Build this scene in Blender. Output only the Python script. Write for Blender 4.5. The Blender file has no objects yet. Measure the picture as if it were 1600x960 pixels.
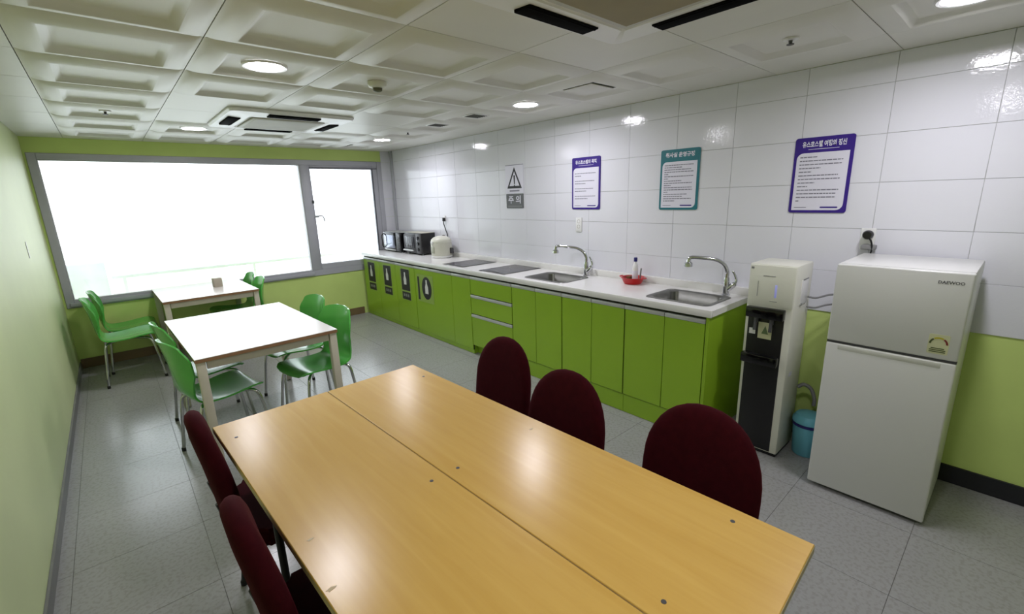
import bpy, bmesh, math, random
from mathutils import Matrix, Vector
random.seed(7)
sc = bpy.context.scene
COL = sc.collection
PI = math.pi
H = 2.292                      # ceiling height
XR, YF, YB = 3.711, 6.331, -1.7  # tiled wall, window wall, wall behind the viewer

# ---------------------------------------------------------------- camera
yaw, pitch, roll = math.radians(41.179), math.radians(-13.824), math.radians(-1.764)
fw = Vector((math.sin(yaw)*math.cos(pitch), math.cos(yaw)*math.cos(pitch), math.sin(pitch)))
rt = Vector((math.cos(yaw), -math.sin(yaw), 0)); up = rt.cross(fw)
rt2 = math.cos(roll)*rt + math.sin(roll)*up; up2 = -math.sin(roll)*rt + math.cos(roll)*up
cam_data = bpy.data.cameras.new('camera'); cam = bpy.data.objects.new('camera', cam_data); COL.objects.link(cam)
cm = Matrix.Identity(4)
for i in range(3):
    cm[i][0], cm[i][1], cm[i][2] = rt2[i], up2[i], -fw[i]
cm[0][3], cm[1][3], cm[2][3] = 0.464, 0.0, 1.619
cam.matrix_world = cm
cam_data.sensor_fit = 'HORIZONTAL'; cam_data.sensor_width = 36.0
cam_data.lens = 705.58/1600*36.0
cam_data.clip_start = 0.02
sc.camera = cam

# ---------------------------------------------------------------- world, exposure
w = bpy.data.worlds.new('overcast_sky'); sc.world = w; w.use_nodes = True
bg = w.node_tree.nodes['Background']
bg.inputs[0].default_value = (0.90, 0.95, 1.0, 1); bg.inputs[1].default_value = 2.55
sc.view_settings.view_transform = 'Standard'; sc.view_settings.look = 'None'
sc.view_settings.gamma = 1.0; sc.view_settings.use_curve_mapping = False
sc.view_settings.exposure = 0.55
LAMP = 110.0

# ---------------------------------------------------------------- materials
def lin(c):
    return tuple((v/255/12.92 if v/255 <= 0.04045 else ((v/255+0.055)/1.055)**2.4) for v in c) + (1.0,)
MATS = {}
def mat(name, rgb, rough=0.5, metal=0.0, var=0.06, scale=6.0, bump=0.0, bscale=60.0, spec=0.5, emit=None, coat=0.0, stretch=None, sheen=0.0):
    if name in MATS: return MATS[name]
    m = bpy.data.materials.new(name); m.use_nodes = True; MATS[name] = m
    nt = m.node_tree; b = nt.nodes['Principled BSDF']
    base = lin(rgb)
    tc = nt.nodes.new('ShaderNodeTexCoord'); mp = nt.nodes.new('ShaderNodeMapping')
    nt.links.new(tc.outputs['Object'], mp.inputs[0])
    if stretch: mp.inputs['Scale'].default_value = stretch
    n = nt.nodes.new('ShaderNodeTexNoise'); n.inputs['Scale'].default_value = scale; n.inputs['Detail'].default_value = 4
    nt.links.new(mp.outputs[0], n.inputs['Vector'])
    cr = nt.nodes.new('ShaderNodeValToRGB')
    cr.color_ramp.elements[0].position = 0.3; cr.color_ramp.elements[1].position = 0.7
    cr.color_ramp.elements[0].color = tuple(v*(1-var) for v in base[:3])+(1,)
    cr.color_ramp.elements[1].color = tuple(min(1, v*(1+var)) for v in base[:3])+(1,)
    nt.links.new(n.outputs['Fac'], cr.inputs[0]); nt.links.new(cr.outputs[0], b.inputs['Base Color'])
    b.inputs['Roughness'].default_value = rough; b.inputs['Metallic'].default_value = metal
    b.inputs['Specular IOR Level'].default_value = spec
    b.inputs['Coat Weight'].default_value = coat; b.inputs['Coat Roughness'].default_value = 0.08
    if sheen:
        b.inputs['Sheen Weight'].default_value = sheen; b.inputs['Sheen Tint'].default_value = (.5, .03, .06, 1); b.inputs['Sheen Roughness'].default_value = .4
    if bump:
        n2 = nt.nodes.new('ShaderNodeTexNoise'); n2.inputs['Scale'].default_value = bscale; n2.inputs['Detail'].default_value = 3
        nt.links.new(mp.outputs[0], n2.inputs['Vector'])
        bp = nt.nodes.new('ShaderNodeBump'); bp.inputs['Strength'].default_value = bump; bp.inputs['Distance'].default_value = 0.002
        nt.links.new(n2.outputs['Fac'], bp.inputs['Height']); nt.links.new(bp.outputs[0], b.inputs['Normal'])
    if emit:
        b.inputs['Emission Color'].default_value = lin(emit[0]); b.inputs['Emission Strength'].default_value = emit[1]
    return m

M = {}
M['ceil'] = mat('ceiling_board', (226, 225, 217), 0.42, var=0.02, scale=3, bump=0.05, bscale=90)
M['ceilflat'] = mat('ceiling_plain_board', (222, 221, 212), 0.4, var=0.02, scale=3)
M['gridgap'] = mat('ceiling_gap', (120, 120, 105), 0.8)
M['green'] = mat('green_wall_paint', (206, 226, 134), 0.55, var=0.03, scale=4, bump=0.08, bscale=120)
M['greenpale'] = mat('pale_green_wall_paint', (214, 225, 172), 0.5, var=0.03, scale=2.5, bump=0.06, bscale=120)
M['tile'] = mat('glazed_white_tile', (227, 227, 234), 0.08, var=0.012, scale=2, bump=0.30, bscale=55)
M['grout'] = mat('tile_grout', (188, 189, 188), 0.8)
M['vinyl'] = mat('grey_vinyl_tile', (152, 152, 151), 0.22, var=0.05, scale=3)
M['joint'] = mat('floor_joint', (96, 94, 88), 0.8)
M['base_grey'] = mat('grey_baseboard', (120, 120, 118), 0.5)
M['base_black'] = mat('black_baseboard', (30, 30, 38), 0.5)
M['base_brown'] = mat('brown_baseboard', (120, 98, 70), 0.5)
M['alu'] = mat('grey_aluminium', (176, 176, 184), 0.42, metal=0.0, var=0.04)
M['aludark'] = mat('dark_gasket', (62, 62, 68), 0.5)
M['white'] = mat('white_plastic', (232, 232, 230), 0.35, var=0.02)
M['white_gloss'] = mat('white_enamel', (212, 212, 208), 0.28, var=0.015, scale=3)
M['offwhite'] = mat('warm_white_plastic', (222, 222, 208), 0.35, var=0.02)
M['black'] = mat('black_plastic', (18, 18, 20), 0.35)
M['matteblack'] = mat('matte_black', (14, 14, 15), 0.95, spec=0.05)
M['blackgloss'] = mat('black_gloss', (10, 10, 12), 0.1)
M['darkgrey'] = mat('dark_grey_plastic', (70, 70, 72), 0.45)
M['midgrey'] = mat('grey_plastic', (130, 130, 130), 0.45)
M['cab'] = mat('green_laminate', (146, 184, 44), 0.3, var=0.03, scale=2.5)
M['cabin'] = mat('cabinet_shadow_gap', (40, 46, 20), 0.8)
M['railm'] = mat('satin_handle_strip', (196, 198, 196), 0.35, metal=0.3, var=0.03)
M['solid'] = mat('white_solid_surface', (232, 231, 228), 0.22, var=0.02, scale=5)
M['steel'] = mat('brushed_steel', (126, 126, 122), 0.32, metal=0.9, var=0.06, scale=20)
M['chrome'] = mat('chrome', (205, 206, 210), 0.1, metal=1.0, var=0.02)
M['hob'] = mat('dark_ceramic_glass', (66, 64, 69), 0.25, var=0.05)
M['maroon'] = mat('maroon_fabric', (52, 6, 13), 0.9, var=0.12, scale=30, bump=0.2, bscale=200, sheen=0.12, spec=0.1)
M['woodtop'] = None
M['edge'] = mat('pale_edge_band', (200, 180, 140), 0.5)
M['tabwhite'] = mat('white_table_laminate', (232, 226, 220), 0.22, var=0.015)
M['tabedge'] = mat('brown_table_edge', (150, 112, 78), 0.5)
M['tableg'] = mat('cream_table_leg', (205, 198, 180), 0.45)
M['chgreen'] = mat('green_lacquered_plywood', (84, 178, 74), 0.25, var=0.04, scale=3, coat=0.3)
M['red'] = mat('red_plastic', (190, 22, 26), 0.3)
M['purple'] = mat('purple_print', (52, 22, 130), 0.4, var=0.02)
M['teal'] = mat('teal_print', (28, 112, 124), 0.4, var=0.02)
M['paper'] = mat('poster_paper', (226, 224, 236), 0.45, var=0.01)
M['ink'] = mat('grey_ink', (128, 126, 140), 0.6)
M['inkdark'] = mat('black_ink', (36, 36, 40), 0.6)
M['signgrey'] = mat('grey_sign_board', (92, 94, 96), 0.45)
M['cyanp'] = mat('blue_bin_plastic', (112, 188, 206), 0.4)
M['navy'] = mat('navy_plastic', (34, 30, 110), 0.4)
M['brown'] = mat('brown_sponge', (110, 70, 40), 0.9, bump=0.5)
M['cooker'] = mat('cream_cooker_shell', (205, 204, 190), 0.35)
M['sticker'] = mat('olive_sticker_film', (150, 178, 84), 0.4)
M['energy'] = mat('yellow_energy_label', (198, 199, 158), 0.5)
M['glassdark'] = mat('dark_oven_glass', (45, 45, 52), 0.08)
M['mirror'] = mat('silver_oven_window', (150, 155, 170), 0.12, metal=0.7)
M['led'] = mat('blue_lamp_strip', (176, 178, 226), 0.4, emit=((150, 155, 255), 0.12))
M['extwhite'] = mat('exterior_render', (246, 246, 247), 0.8)
M['extgrey'] = mat('exterior_grey_panel', (222, 223, 230), 0.7)
M['cardboard'] = mat('greige_card', (176, 166, 150), 0.6)

def wood():
    m = bpy.data.materials.new('maple_table_laminate'); m.use_nodes = True
    nt = m.node_tree; b = nt.nodes['Principled BSDF']; L = nt.links.new
    tc = nt.nodes.new('ShaderNodeTexCoord'); mp = nt.nodes.new('ShaderNodeMapping')
    mp.inputs['Scale'].default_value = (14, 0.9, 14); L(tc.outputs['Object'], mp.inputs[0])
    n = nt.nodes.new('ShaderNodeTexNoise'); n.inputs['Scale'].default_value = 2.2; n.inputs['Detail'].default_value = 6; n.inputs['Distortion'].default_value = 0.6
    L(mp.outputs[0], n.inputs['Vector'])
    cr = nt.nodes.new('ShaderNodeValToRGB')
    cr.color_ramp.elements[0].position = 0.3; cr.color_ramp.elements[0].color = lin((202, 160, 77))
    cr.color_ramp.elements[1].position = 0.7; cr.color_ramp.elements[1].color = lin((211, 171, 88))
    L(n.outputs['Fac'], cr.inputs[0]); L(cr.outputs[0], b.inputs['Base Color'])
    b.inputs['Roughness'].default_value = 0.26
    n2 = nt.nodes.new('ShaderNodeTexNoise'); n2.inputs['Scale'].default_value = 40; L(mp.outputs[0], n2.inputs['Vector'])
    bp = nt.nodes.new('ShaderNodeBump'); bp.inputs['Strength'].default_value = 0.03; L(n2.outputs['Fac'], bp.inputs['Height']); L(bp.outputs[0], b.inputs['Normal'])
    return m
M['woodtop'] = wood()

def glass():
    m = bpy.data.materials.new('window_glass'); m.use_nodes = True
    nt = m.node_tree; nt.nodes.clear(); L = nt.links.new
    o = nt.nodes.new('ShaderNodeOutputMaterial'); mx = nt.nodes.new('ShaderNodeMixShader')
    fr = nt.nodes.new('ShaderNodeFresnel'); fr.inputs[0].default_value = 1.5
    t = nt.nodes.new('ShaderNodeBsdfTransparent'); t.inputs[0].default_value = (0.96, 0.98, 0.98, 1)
    g = nt.nodes.new('ShaderNodeBsdfGlossy'); g.inputs['Roughness'].default_value = 0.01
    L(fr.outputs[0], mx.inputs[0]); L(t.outputs[0], mx.inputs[1]); L(g.outputs[0], mx.inputs[2]); L(mx.outputs[0], o.inputs[0])
    return m
M['glass'] = glass()

def lampmat():
    m = bpy.data.materials.new('lit_diffuser'); m.use_nodes = True
    nt = m.node_tree; b = nt.nodes['Principled BSDF']
    b.inputs['Base Color'].default_value = (0.9, 0.9, 0.9, 1)
    b.inputs['Emission Color'].default_value = (0.93, 0.91, 1.0, 1); b.inputs['Emission Strength'].default_value = LAMP
    return m
M['lamp'] = lampmat()

# ---------------------------------------------------------------- mesh helpers
def B(): return bmesh.new()
def _merge(bm, tmp):
    me = bpy.data.meshes.new('t'); tmp.to_mesh(me); tmp.free(); bm.from_mesh(me); bpy.data.meshes.remove(me)
def box(bm, x0, x1, y0, y1, z0, z1, mi=0, bev=0.0, seg=2, mx=None):
    t = bmesh.new()
    bmesh.ops.create_cube(t, size=1.0, matrix=Matrix.Translation(((x0+x1)/2, (y0+y1)/2, (z0+z1)/2)) @ Matrix.Diagonal((abs(x1-x0), abs(y1-y0), abs(z1-z0), 1)))
    if bev: bmesh.ops.bevel(t, geom=t.edges[:], offset=bev, segments=seg, profile=0.5, affect='EDGES')
    if mx is not None: bmesh.ops.transform(t, matrix=mx, verts=t.verts[:])
    for f in t.faces: f.material_index = mi
    _merge(bm, t); return bm
def tube(bm, pts, r, seg=10, mi=0, closed_ends=True):
    pts = [Vector(p) for p in pts]; n = len(pts); rr = r if isinstance(r, (list, tuple)) else [r]*n
    rings = []; prev = None
    for i, p in enumerate(pts):
        d = (pts[min(i+1, n-1)] - pts[max(i-1, 0)]).normalized()
        if prev is None:
            a = Vector((0, 0, 1)) if abs(d.z) < 0.9 else Vector((1, 0, 0))
            u = d.cross(a).normalized()
        else:
            u = (prev - d*prev.dot(d)).normalized()
        prev = u; v = d.cross(u)
        rings.append([bm.verts.new(p + rr[i]*(math.cos(2*PI*k/seg)*u + math.sin(2*PI*k/seg)*v)) for k in range(seg)])
    for a, b in zip(rings, rings[1:]):
        for k in range(seg):
            f = bm.faces.new((a[k], a[(k+1) % seg], b[(k+1) % seg], b[k])); f.material_index = mi
    if closed_ends:
        for rg in (rings[0][::-1], rings[-1]):
            f = bm.faces.new(rg); f.material_index = mi
    return bm
def arc(pts, n=5):
    """Catmull-Rom smoothing of a point list"""
    P = [Vector(p) for p in pts]; P = [2*P[0]-P[1]] + P + [2*P[-1]-P[-2]]; out = []
    for i in range(1, len(P)-2):
        for k in range(n):
            t = k/n; a, b, c, d = P[i-1:i+3]
            out.append(0.5*((2*b) + (c-a)*t + (2*a-5*b+4*c-d)*t*t + (3*b-a-3*c+d)*t**3))
    out.append(P[-2]); return out
def lathe(bm, prof, c=(0, 0, 0), seg=24, mi=0, axis='z', sy=1.0):
    rings = []
    for r, z in prof:
        if r < 1e-6: rg = [(0, 0, z)]
        else: rg = [(r*math.cos(2*PI*k/seg), sy*r*math.sin(2*PI*k/seg), z) for k in range(seg)]
        vs = []
        for x, y, zz in rg:
            if axis == 'y': x, y, zz = x, zz, -y
            if axis == 'x': x, y, zz = zz, x, y
            vs.append(bm.verts.new((x+c[0], y+c[1], zz+c[2])))
        rings.append(vs)
    for a, b in zip(rings, rings[1:]):
        for k in range(seg):
            if len(a) == 1 and len(b) == 1: continue
            if len(a) == 1: vs = (a[0], b[(k+1) % seg], b[k])
            elif len(b) == 1: vs = (a[k], a[(k+1) % seg], b[0])
            else: vs = (a[k], a[(k+1) % seg], b[(k+1) % seg], b[k])
            f = bm.faces.new(vs); f.material_index = mi
    return bm
def prism(bm, pts, d0, d1, mi=0, plane='xz'):
    """extrude a 2D outline; plane xz extrudes along y, xy along z"""
    f3 = (lambda p, d: (p[0], d, p[1])) if plane == 'xz' else ((lambda p, d: (p[0], p[1], d)) if plane == 'xy' else (lambda p, d: (d, p[0], p[1])))
    a = [bm.verts.new(f3(p, d0)) for p in pts]; b = [bm.verts.new(f3(p, d1)) for p in pts]; n = len(pts)
    fs = [bm.faces.new(a), bm.faces.new(b[::-1])] + [bm.faces.new((a[i], b[i], b[(i+1) % n], a[(i+1) % n])) for i in range(n)]
    for f in fs: f.material_index = mi
    return bm
def rrect(x0, x1, z0, z1, r, seg=5, corners=(1, 1, 1, 1)):
    out = []
    for (cx, cz, a0, on) in ((x1-r, z0+r, -90, corners[0]), (x1-r, z1-r, 0, corners[1]), (x0+r, z1-r, 90, corners[2]), (x0+r, z0+r, 180, corners[3])):
        if on:
            for k in range(seg+1):
                a = math.radians(a0 + 90*k/seg); out.append((cx+r*math.cos(a), cz+r*math.sin(a)))
        else:
            out.append((cx + (r if cx > (x0+x1)/2 else -r), cz + (r if cz > (z0+z1)/2 else -r)))
    return out
def obj(name, bm, mats, parent=None, loc=(0, 0, 0), rotz=0.0, smooth=True, angle=40, label=None):
    bmesh.ops.recalc_face_normals(bm, faces=bm.faces[:])
    me = bpy.data.meshes.new(name); bm.to_mesh(me); bm.free()
    if not isinstance(mats, (list, tuple)): mats = [mats]
    for m in mats: me.materials.append(m)
    if smooth:
        me.polygons.foreach_set('use_smooth', [True]*len(me.polygons)); me.set_sharp_from_angle(angle=math.radians(angle))
    o = bpy.data.objects.new(name, me); COL.objects.link(o)
    o.parent = parent; o.location = loc; o.rotation_euler = (0, 0, rotz)
    if label: o['label'] = label
    return o
def tag(o, label, cat, group=None):
    o['label'] = label; o['category'] = cat
    if group: o['group'] = group
    return o
def thing(name, label, cat, loc=(0, 0, 0), rotz=0.0, group=None):
    o = bpy.data.objects.new(name, None); COL.objects.link(o); o.empty_display_size = 0.1
    o.location = loc; o.rotation_euler = (0, 0, rotz)
    return tag(o, label, cat, group)
def struct(name, bm, m, label=None, **k):
    o = obj(name, bm, m, **k); o['kind'] = 'structure'
    if label: o['label'] = label
    return o
def link(src, parent, loc, name=None):
    o = src.copy(); COL.objects.link(o); o.parent = parent; o.location = loc; return o
def dup(root, loc, rotz, label):
    r = root.copy(); COL.objects.link(r); r.location = loc; r.rotation_euler = (0, 0, rotz); r['label'] = label
    for ch in list(root.children):
        c = ch.copy(); COL.objects.link(c); c.parent = r
        for g in list(ch.children):
            d = g.copy(); COL.objects.link(d); d.parent = c
    return r
WALLR = -PI/2      # frame of things against the tiled wall: local x = right, y = into the wall, z = up
def text_bm(bm, s, size, cx, cz, y, mi=0, width=None, bold=0.0):
    cu = bpy.data.curves.new('t', 'FONT'); cu.body = s; cu.size = size; cu.align_x = 'CENTER'; cu.align_y = 'CENTER'; cu.offset = bold
    cu.resolution_u = 2
    o = bpy.data.objects.new('t', cu); COL.objects.link(o)
    me = bpy.data.meshes.new_from_object(o.evaluated_get(bpy.context.evaluated_depsgraph_get()))
    bpy.data.objects.remove(o); bpy.data.curves.remove(cu)
    sx = 1.0
    if width and me.vertices:
        xs = [v.co.x for v in me.vertices]; sx = width/max(1e-6, max(xs)-min(xs))
    for v in me.vertices:
        x, z = v.co.x*sx, v.co.y; v.co = (cx+x, y, cz+z)
    for p in me.polygons: p.material_index = mi
    bm.from_mesh(me); bpy.data.meshes.remove(me); return bm

# ================================================================= SETTING
# ---- floor with separate vinyl tiles
fl = struct('floor', box(B(), 0, XR+.1, YB, YF+.1, -.08, -.003), M['joint'], 'grey speckled vinyl tile floor')
def vinyl_mat():
    m = M['vinyl']; nt = m.node_tree; b = nt.nodes['Principled BSDF']
    tc = nt.nodes.new('ShaderNodeNewGeometry')
    n = nt.nodes.new('ShaderNodeTexNoise'); n.inputs['Scale'].default_value = 60; n.inputs['Detail'].default_value = 2
    nt.links.new(tc.outputs['Position'], n.inputs['Vector'])
    n3 = nt.nodes.new('ShaderNodeTexNoise'); n3.inputs['Scale'].default_value = 1.6; n3.inputs['Detail'].default_value = 3
    nt.links.new(tc.outputs['Position'], n3.inputs['Vector'])
    cr = nt.nodes.new('ShaderNodeValToRGB'); cr.color_ramp.elements[0].position = .38; cr.color_ramp.elements[1].position = .52
    cr.color_ramp.elements[0].color = lin((147, 146, 144)); cr.color_ramp.elements[1].color = lin((157, 157, 156))
    nt.links.new(n.outputs['Fac'], cr.inputs[0])
    cr2 = nt.nodes.new('ShaderNodeValToRGB'); cr2.color_ramp.elements[0].color = (.95, .945, .93, 1); cr2.color_ramp.elements[1].color = (1, 1, 1, 1)
    cr2.color_ramp.elements[0].position = .35; cr2.color_ramp.elements[1].position = .65
    nt.links.new(n3.outputs['Fac'], cr2.inputs[0])
    mx = nt.nodes.new('ShaderNodeMix'); mx.data_type = 'RGBA'; mx.blend_type = 'MULTIPLY'; mx.inputs[0].default_value = 1
    nt.links.new(cr.outputs[0], mx.inputs[6]); nt.links.new(cr2.outputs[0], mx.inputs[7])
    nt.links.new(mx.outputs[2], b.inputs['Base Color'])
    mr = nt.nodes.new('ShaderNodeMapRange'); mr.inputs[3].default_value = .20; mr.inputs[4].default_value = .24
    nt.links.new(n3.outputs['Fac'], mr.inputs[0]); nt.links.new(mr.outputs[0], b.inputs['Roughness'])
vinyl_mat()
def grid_lines(lo, hi, first, step):
    k = math.floor((lo-first)/step); out = [lo]
    x = first+k*step
    while x < hi - .02:
        if x > lo + .02: out.append(x)
        x += step
    out.append(hi); return out
fx = grid_lines(0, XR, .065, .5); fy = grid_lines(YB, YF, .139, .5)
cache = {}
for a, b in zip(fx, fx[1:]):
    for c, d in zip(fy, fy[1:]):
        k = (round(b-a, 3), round(d-c, 3))
        if k not in cache:
            cache[k] = obj('floor_tile', box(B(), .001, k[0]-.001, .001, k[1]-.001, -.003, 0), M['vinyl'], fl, (a, c, 0), smooth=False)
        else: link(cache[k], fl, (a, c, 0))

# ---- ceiling
ce = struct('ceiling', box(B(), 0, XR+.1, YB, YF+.1, H+.012, H+.08), M['gridgap'], 'white coffered tile ceiling')
def coffer(sx, sy):
    bm = B(); prof = [(0, .010), (0.0, 0), (.006, -.001), (.028, -.011), (.055, -.019), (.080, -.0235), (.096, -.0245), (.100, -.0235), (.126, -.001), (.129, .0), (.15, .0)]
    g = .002; rings = []
    for d, z in prof:
        d += g
        rings.append([bm.verts.new(p) for p in ((d, d, z), (sx-d, d, z), (sx-d, sy-d, z), (d, sy-d, z))])
    for a, b in zip(rings, rings[1:]):
        for k in range(4): bm.faces.new((a[k], a[(k+1) % 4], b[(k+1) % 4], b[k]))
    bm.faces.new(rings[-1]); return bm
cx_lines = [.304+.6*i for i in range(6)]
cy_lines = grid_lines(YB, YF, 1.774, .6)
cofs = None; flats = {}
def flat_tile(a, b, c, d):
    k = (round(b-a, 3), round(d-c, 3))
    if k not in flats:
        flats[k] = obj('ceiling_panel', box(B(), .002, k[0]-.002, .002, k[1]-.002, 0, .011), M['ceilflat'], ce, (a, c, H), smooth=False)
    else: link(flats[k], ce, (a, c, H))
for i, (a, b) in enumerate(zip([0]+cx_lines, cx_lines+[XR])):
    for c, d in zip(cy_lines, cy_lines[1:]):
        col = i-1; row = round((c-1.774)/.6)
        full = abs(b-a-.6) < .01 and abs(d-c-.6) < .01
        flat = not full or (col in (1, 2, 3) and row in (3, 4)) or (col in (2, 3) and row in (-1, -2))
        if flat: flat_tile(a, b, c, d)
        elif cofs is None: cofs = obj('ceiling_tile', coffer(.6, .6), M['ceil'], ce, (a, c, H), angle=35)
        else: link(cofs, ce, (a, c, H))

# ---- walls
wl = struct('wall_left', box(B(), -.12, 0, YB, YF+.1, 0, H+.08), M['greenpale'], 'pale green painted wall')
wr = struct('wall_right', box(B(), XR+.006, XR+.12, YB, YF+.1, 0, H+.08), M['green'], 'green wall with white glazed tiles above')
wb = struct('wall_back', box(B(), -.12, XR+.12, YB-.12, YB, 0, H+.08), M['greenpale'], 'pale green wall behind the viewer')
ww = B()
box(ww, -.12, XR+.12, YF, YF+.16, -.05, .640); box(ww, -.12, XR+.12, YF, YF+.16, 2.150, H+.08)
box(ww, -.12, .018, YF, YF+.16, .640, 2.150); box(ww, 3.575, XR+.12, YF+.006, YF+.16, .640, 2.150)
wf = struct('wall_window', ww, M['green'], 'green wall around the wide window')
# tile courses
zr = [.862+.2565*k for k in range(6)] + [H]
yr = grid_lines(YB, YF, .179, .4085)
grout = obj('grout_bed', box(B(), XR+.003, XR+.007, YB, YF, .862, H), M['grout'], wr, smooth=False)
cache = {}
for za, zb in zip(zr, zr[1:]):
    for ya, yb in zip(yr, yr[1:]):
        k = (round(yb-ya, 3), round(zb-za, 3))
        if k not in cache: cache[k] = obj('wall_tile', box(B(), 0, .006, .001, k[0]-.001, .001, k[1]-.001, bev=.0008, seg=1), M['tile'], wr, (XR, ya, za))
        else: link(cache[k], wr, (XR, ya, za))
for za, zb in zip(zr, zr[1:]):
    obj('wall_tile', box(B(), 3.577, XR-.001, YF-.004, YF+.007, za+.001, zb-.001), M['tile'], wf, smooth=False)
struct('trim_1', box(B(), XR-.03, XR-.001, YF-.12, YF-.075, .96, H-.001, bev=.006), mat('grey_corner_trim', (170, 172, 178), .4), 'grey vertical conduit strip in the tiled corner')
struct('baseboard_left', box(B(), .001, .012, YB, YF, .001, .07), M['base_grey'])
struct('baseboard_right', box(B(), XR-.008, XR+.005, YB, 1.19, .001, .1), M['base_black'])
struct('baseboard_window', box(B(), .013, 3.10, YF-.012, YF-.001, .001, .10), M['base_brown'])

# ---- window
wi = B()
def frame(bm, x0, x1, z0, z1, t, y0, y1, mi=0, bev=.004):
    tl, tr, tb, tt = t
    box(bm, x0, x0+tl, y0, y1, z0, z1, mi, bev, 1); box(bm, x1-tr, x1, y0, y1, z0, z1, mi, bev, 1)
    box(bm, x0+tl, x1-tr, y0, y1, z0, z0+tb, mi, bev, 1); box(bm, x0+tl, x1-tr, y0, y1, z1-tt, z1, mi, bev, 1)
frame(wi, .018, 3.575, .640, 2.150, (.066, .07, .08, .065), YF-.012, YF+.10)
win = struct('window_1', wi, M['alu'], 'wide grey aluminium window with a casement at right')
obj('mullion', box(B(), 2.445, 2.555, YF-.016, YF+.098, .718, 2.088, bev=.005), M['alu'], win)
obj('glazing_bead', (lambda b: (frame(b, .083, 2.446, .719, 2.086, (.008,)*4, YF-.004, YF+.03), b)[1])(B()), M['white'], win)
obj('glass_pane', box(B(), .088, 2.442, YF+.020, YF+.026, .724, 2.082), M['glass'], win, smooth=False)
sash = obj('casement_sash', (lambda b: (frame(b, 2.556, 3.506, .719, 2.086, (.02, .075, .075, .045), YF-.002, YF+.06), b)[1])(B()), M['alu'], win)
obj('gasket', (lambda b: (frame(b, 3.425, 3.437, .79, 2.045, (.004, .004, .01, .01), YF-.006, YF+.01), frame(b, 2.57, 3.5, 2.048, 2.062, (.002,)*4, YF-.005, YF), b)[2])(B()), M['aludark'], sash)
obj('glass_pane', box(B(), 2.570, 3.436, YF+.030, YF+.036, .788, 2.046), M['glass'], sash, smooth=False)
obj('window_handle', tube(tube(B(), arc([(2.575, YF-.02, 1.43), (2.60, YF-.05, 1.435), (2.65, YF-.055, 1.43), (2.67, YF-.055, 1.36)]), .008), [(2.565, YF-.01, 1.43), (2.60, YF-.045, 1.43)], .014), M['alu'], win)
obj('latch', box(B(), 2.548, 2.575, YF-.03, YF-.01, 1.60, 1.64, bev=.004), M['darkgrey'], win)
struct('trim_2', box(B(), .05, 2.46, YF-.03, YF-.0125, .655, .695, bev=.003), M['alu'], 'narrow aluminium sill under the fixed pane')

# ---- outside the window: parapet, rail and neighbouring facade
par = thing('parapet_wall', 'pale low wall with grey panel seen outside the window', 'wall', (0, 7.3, 0))
obj('low_wall', box(B(), .385, 1.6, 0, .15, -.6, .99, bev=.01), M['extwhite'], par)
obj('grey_panel', box(B(), -.6, .363, .02, .10, -.6, .99, bev=.005), M['extgrey'], par)
hr = thing('handrail', 'grey horizontal handrail seen outside the window', 'railing', (0, 7.1, 0))
obj('top_rail', box(B(), .4, 4.5, 0, .04, .80, .84, bev=.008), M['extgrey'], hr)
for x in (.5, 1.9, 3.3): obj('rail_post', box(B(), x, x+.03, .005, .035, -.6, .80), M['extgrey'], hr)
struct('wall_exterior', box(B(), -.5, -.02, 6.9, 30, -.6, 5.0), M['extwhite'], 'pale neighbouring facade beside the window')
struct('ground_exterior', box(B(), -.5, 14, 6.5, 30, -.8, -.6), M['extwhite'], 'pale paving outside the window')

# ================================================================= CEILING FIXTURES
def downlight(x, y, label):
    t = thing('ceiling_downlight', label, 'downlight', (x, y, H), group='round ceiling downlights')
    bm = lathe(B(), [(.088, -.001), (.104, -.001), (.106, -.006), (.100, -.011), (.088, -.009), (.086, -.003)], seg=32)
    obj('trim_ring', bm, M['white'], t)
    obj('diffuser', lathe(B(), [(.0, -.009), (.06, -.008), (.087, -.004), (.087, -.002)], seg=32), M['lamp'], t)
for x, y, l in ((1.204, 2.674, 'lit round downlight in the coffer nearest above the green chairs, left side'),
                (3.004, 2.674, 'lit round downlight above the counter beside the square ceiling hatch'),
                (1.204, 5.074, 'small lit round downlight left of the far ceiling cassette'),
                (3.004, 5.074, 'small lit round downlight near the far tiled corner'),
                (3.004, .274, 'large lit downlight at the top right over the fridge'),
                (1.204, .274, 'lit round downlight above the wooden tables, over the viewer')):
    downlight(x, y, l)

def cassette(cx, cy, half, label, gm):
    t = thing('ceiling_air_conditioner', label, 'air conditioner', (cx, cy, H), group='four-way ceiling cassettes')
    bm = B(); n = 6
    def ring(h, z, r): return [bm.verts.new((p[0], p[1], z)) for p in rrect(-h, h, -h, h, r, n)]
    rs = [ring(half, -.002, .05), ring(half, -.012, .05), ring(half-.012, -.026, .045), ring(half-.16, -.036, .02), ring(half-.17, -.030, .015)]
    for a, b in zip(rs, rs[1:]):
        m = len(a)
        for k in range(m): bm.faces.new((a[k], a[(k+1) % m], b[(k+1) % m], b[k]))
    bm.faces.new(rs[-1]); bm.faces.new(rs[0][::-1])
    obj('panel', bm, M['white'], t, angle=30)
    g = obj('intake_grille', box(B(), -half+.19, half-.19, -half+.19, half-.19, -.042, -.031, bev=.003), mat('grille_grey', (186, 184, 172), .5), t)
    obj('grille_inset', box(B(), -half+.215, half-.215, -half+.215, half-.215, -.0435, -.0415, bev=.001, seg=1), gm, g)
    for k in range(4):
        mx = Matrix.Rotation(k*PI/2, 4, 'Z')
        s = obj('air_slot', box(B(), -.19, .19, half-.125, half-.042, -.040, -.020, bev=.004, mx=mx), M['matteblack'], t)
        obj('louvre', box(B(), -.185, .185, half-.114, half-.106, -.042, -.038, mx=mx), M['matteblack'], s, smooth=False)
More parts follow.
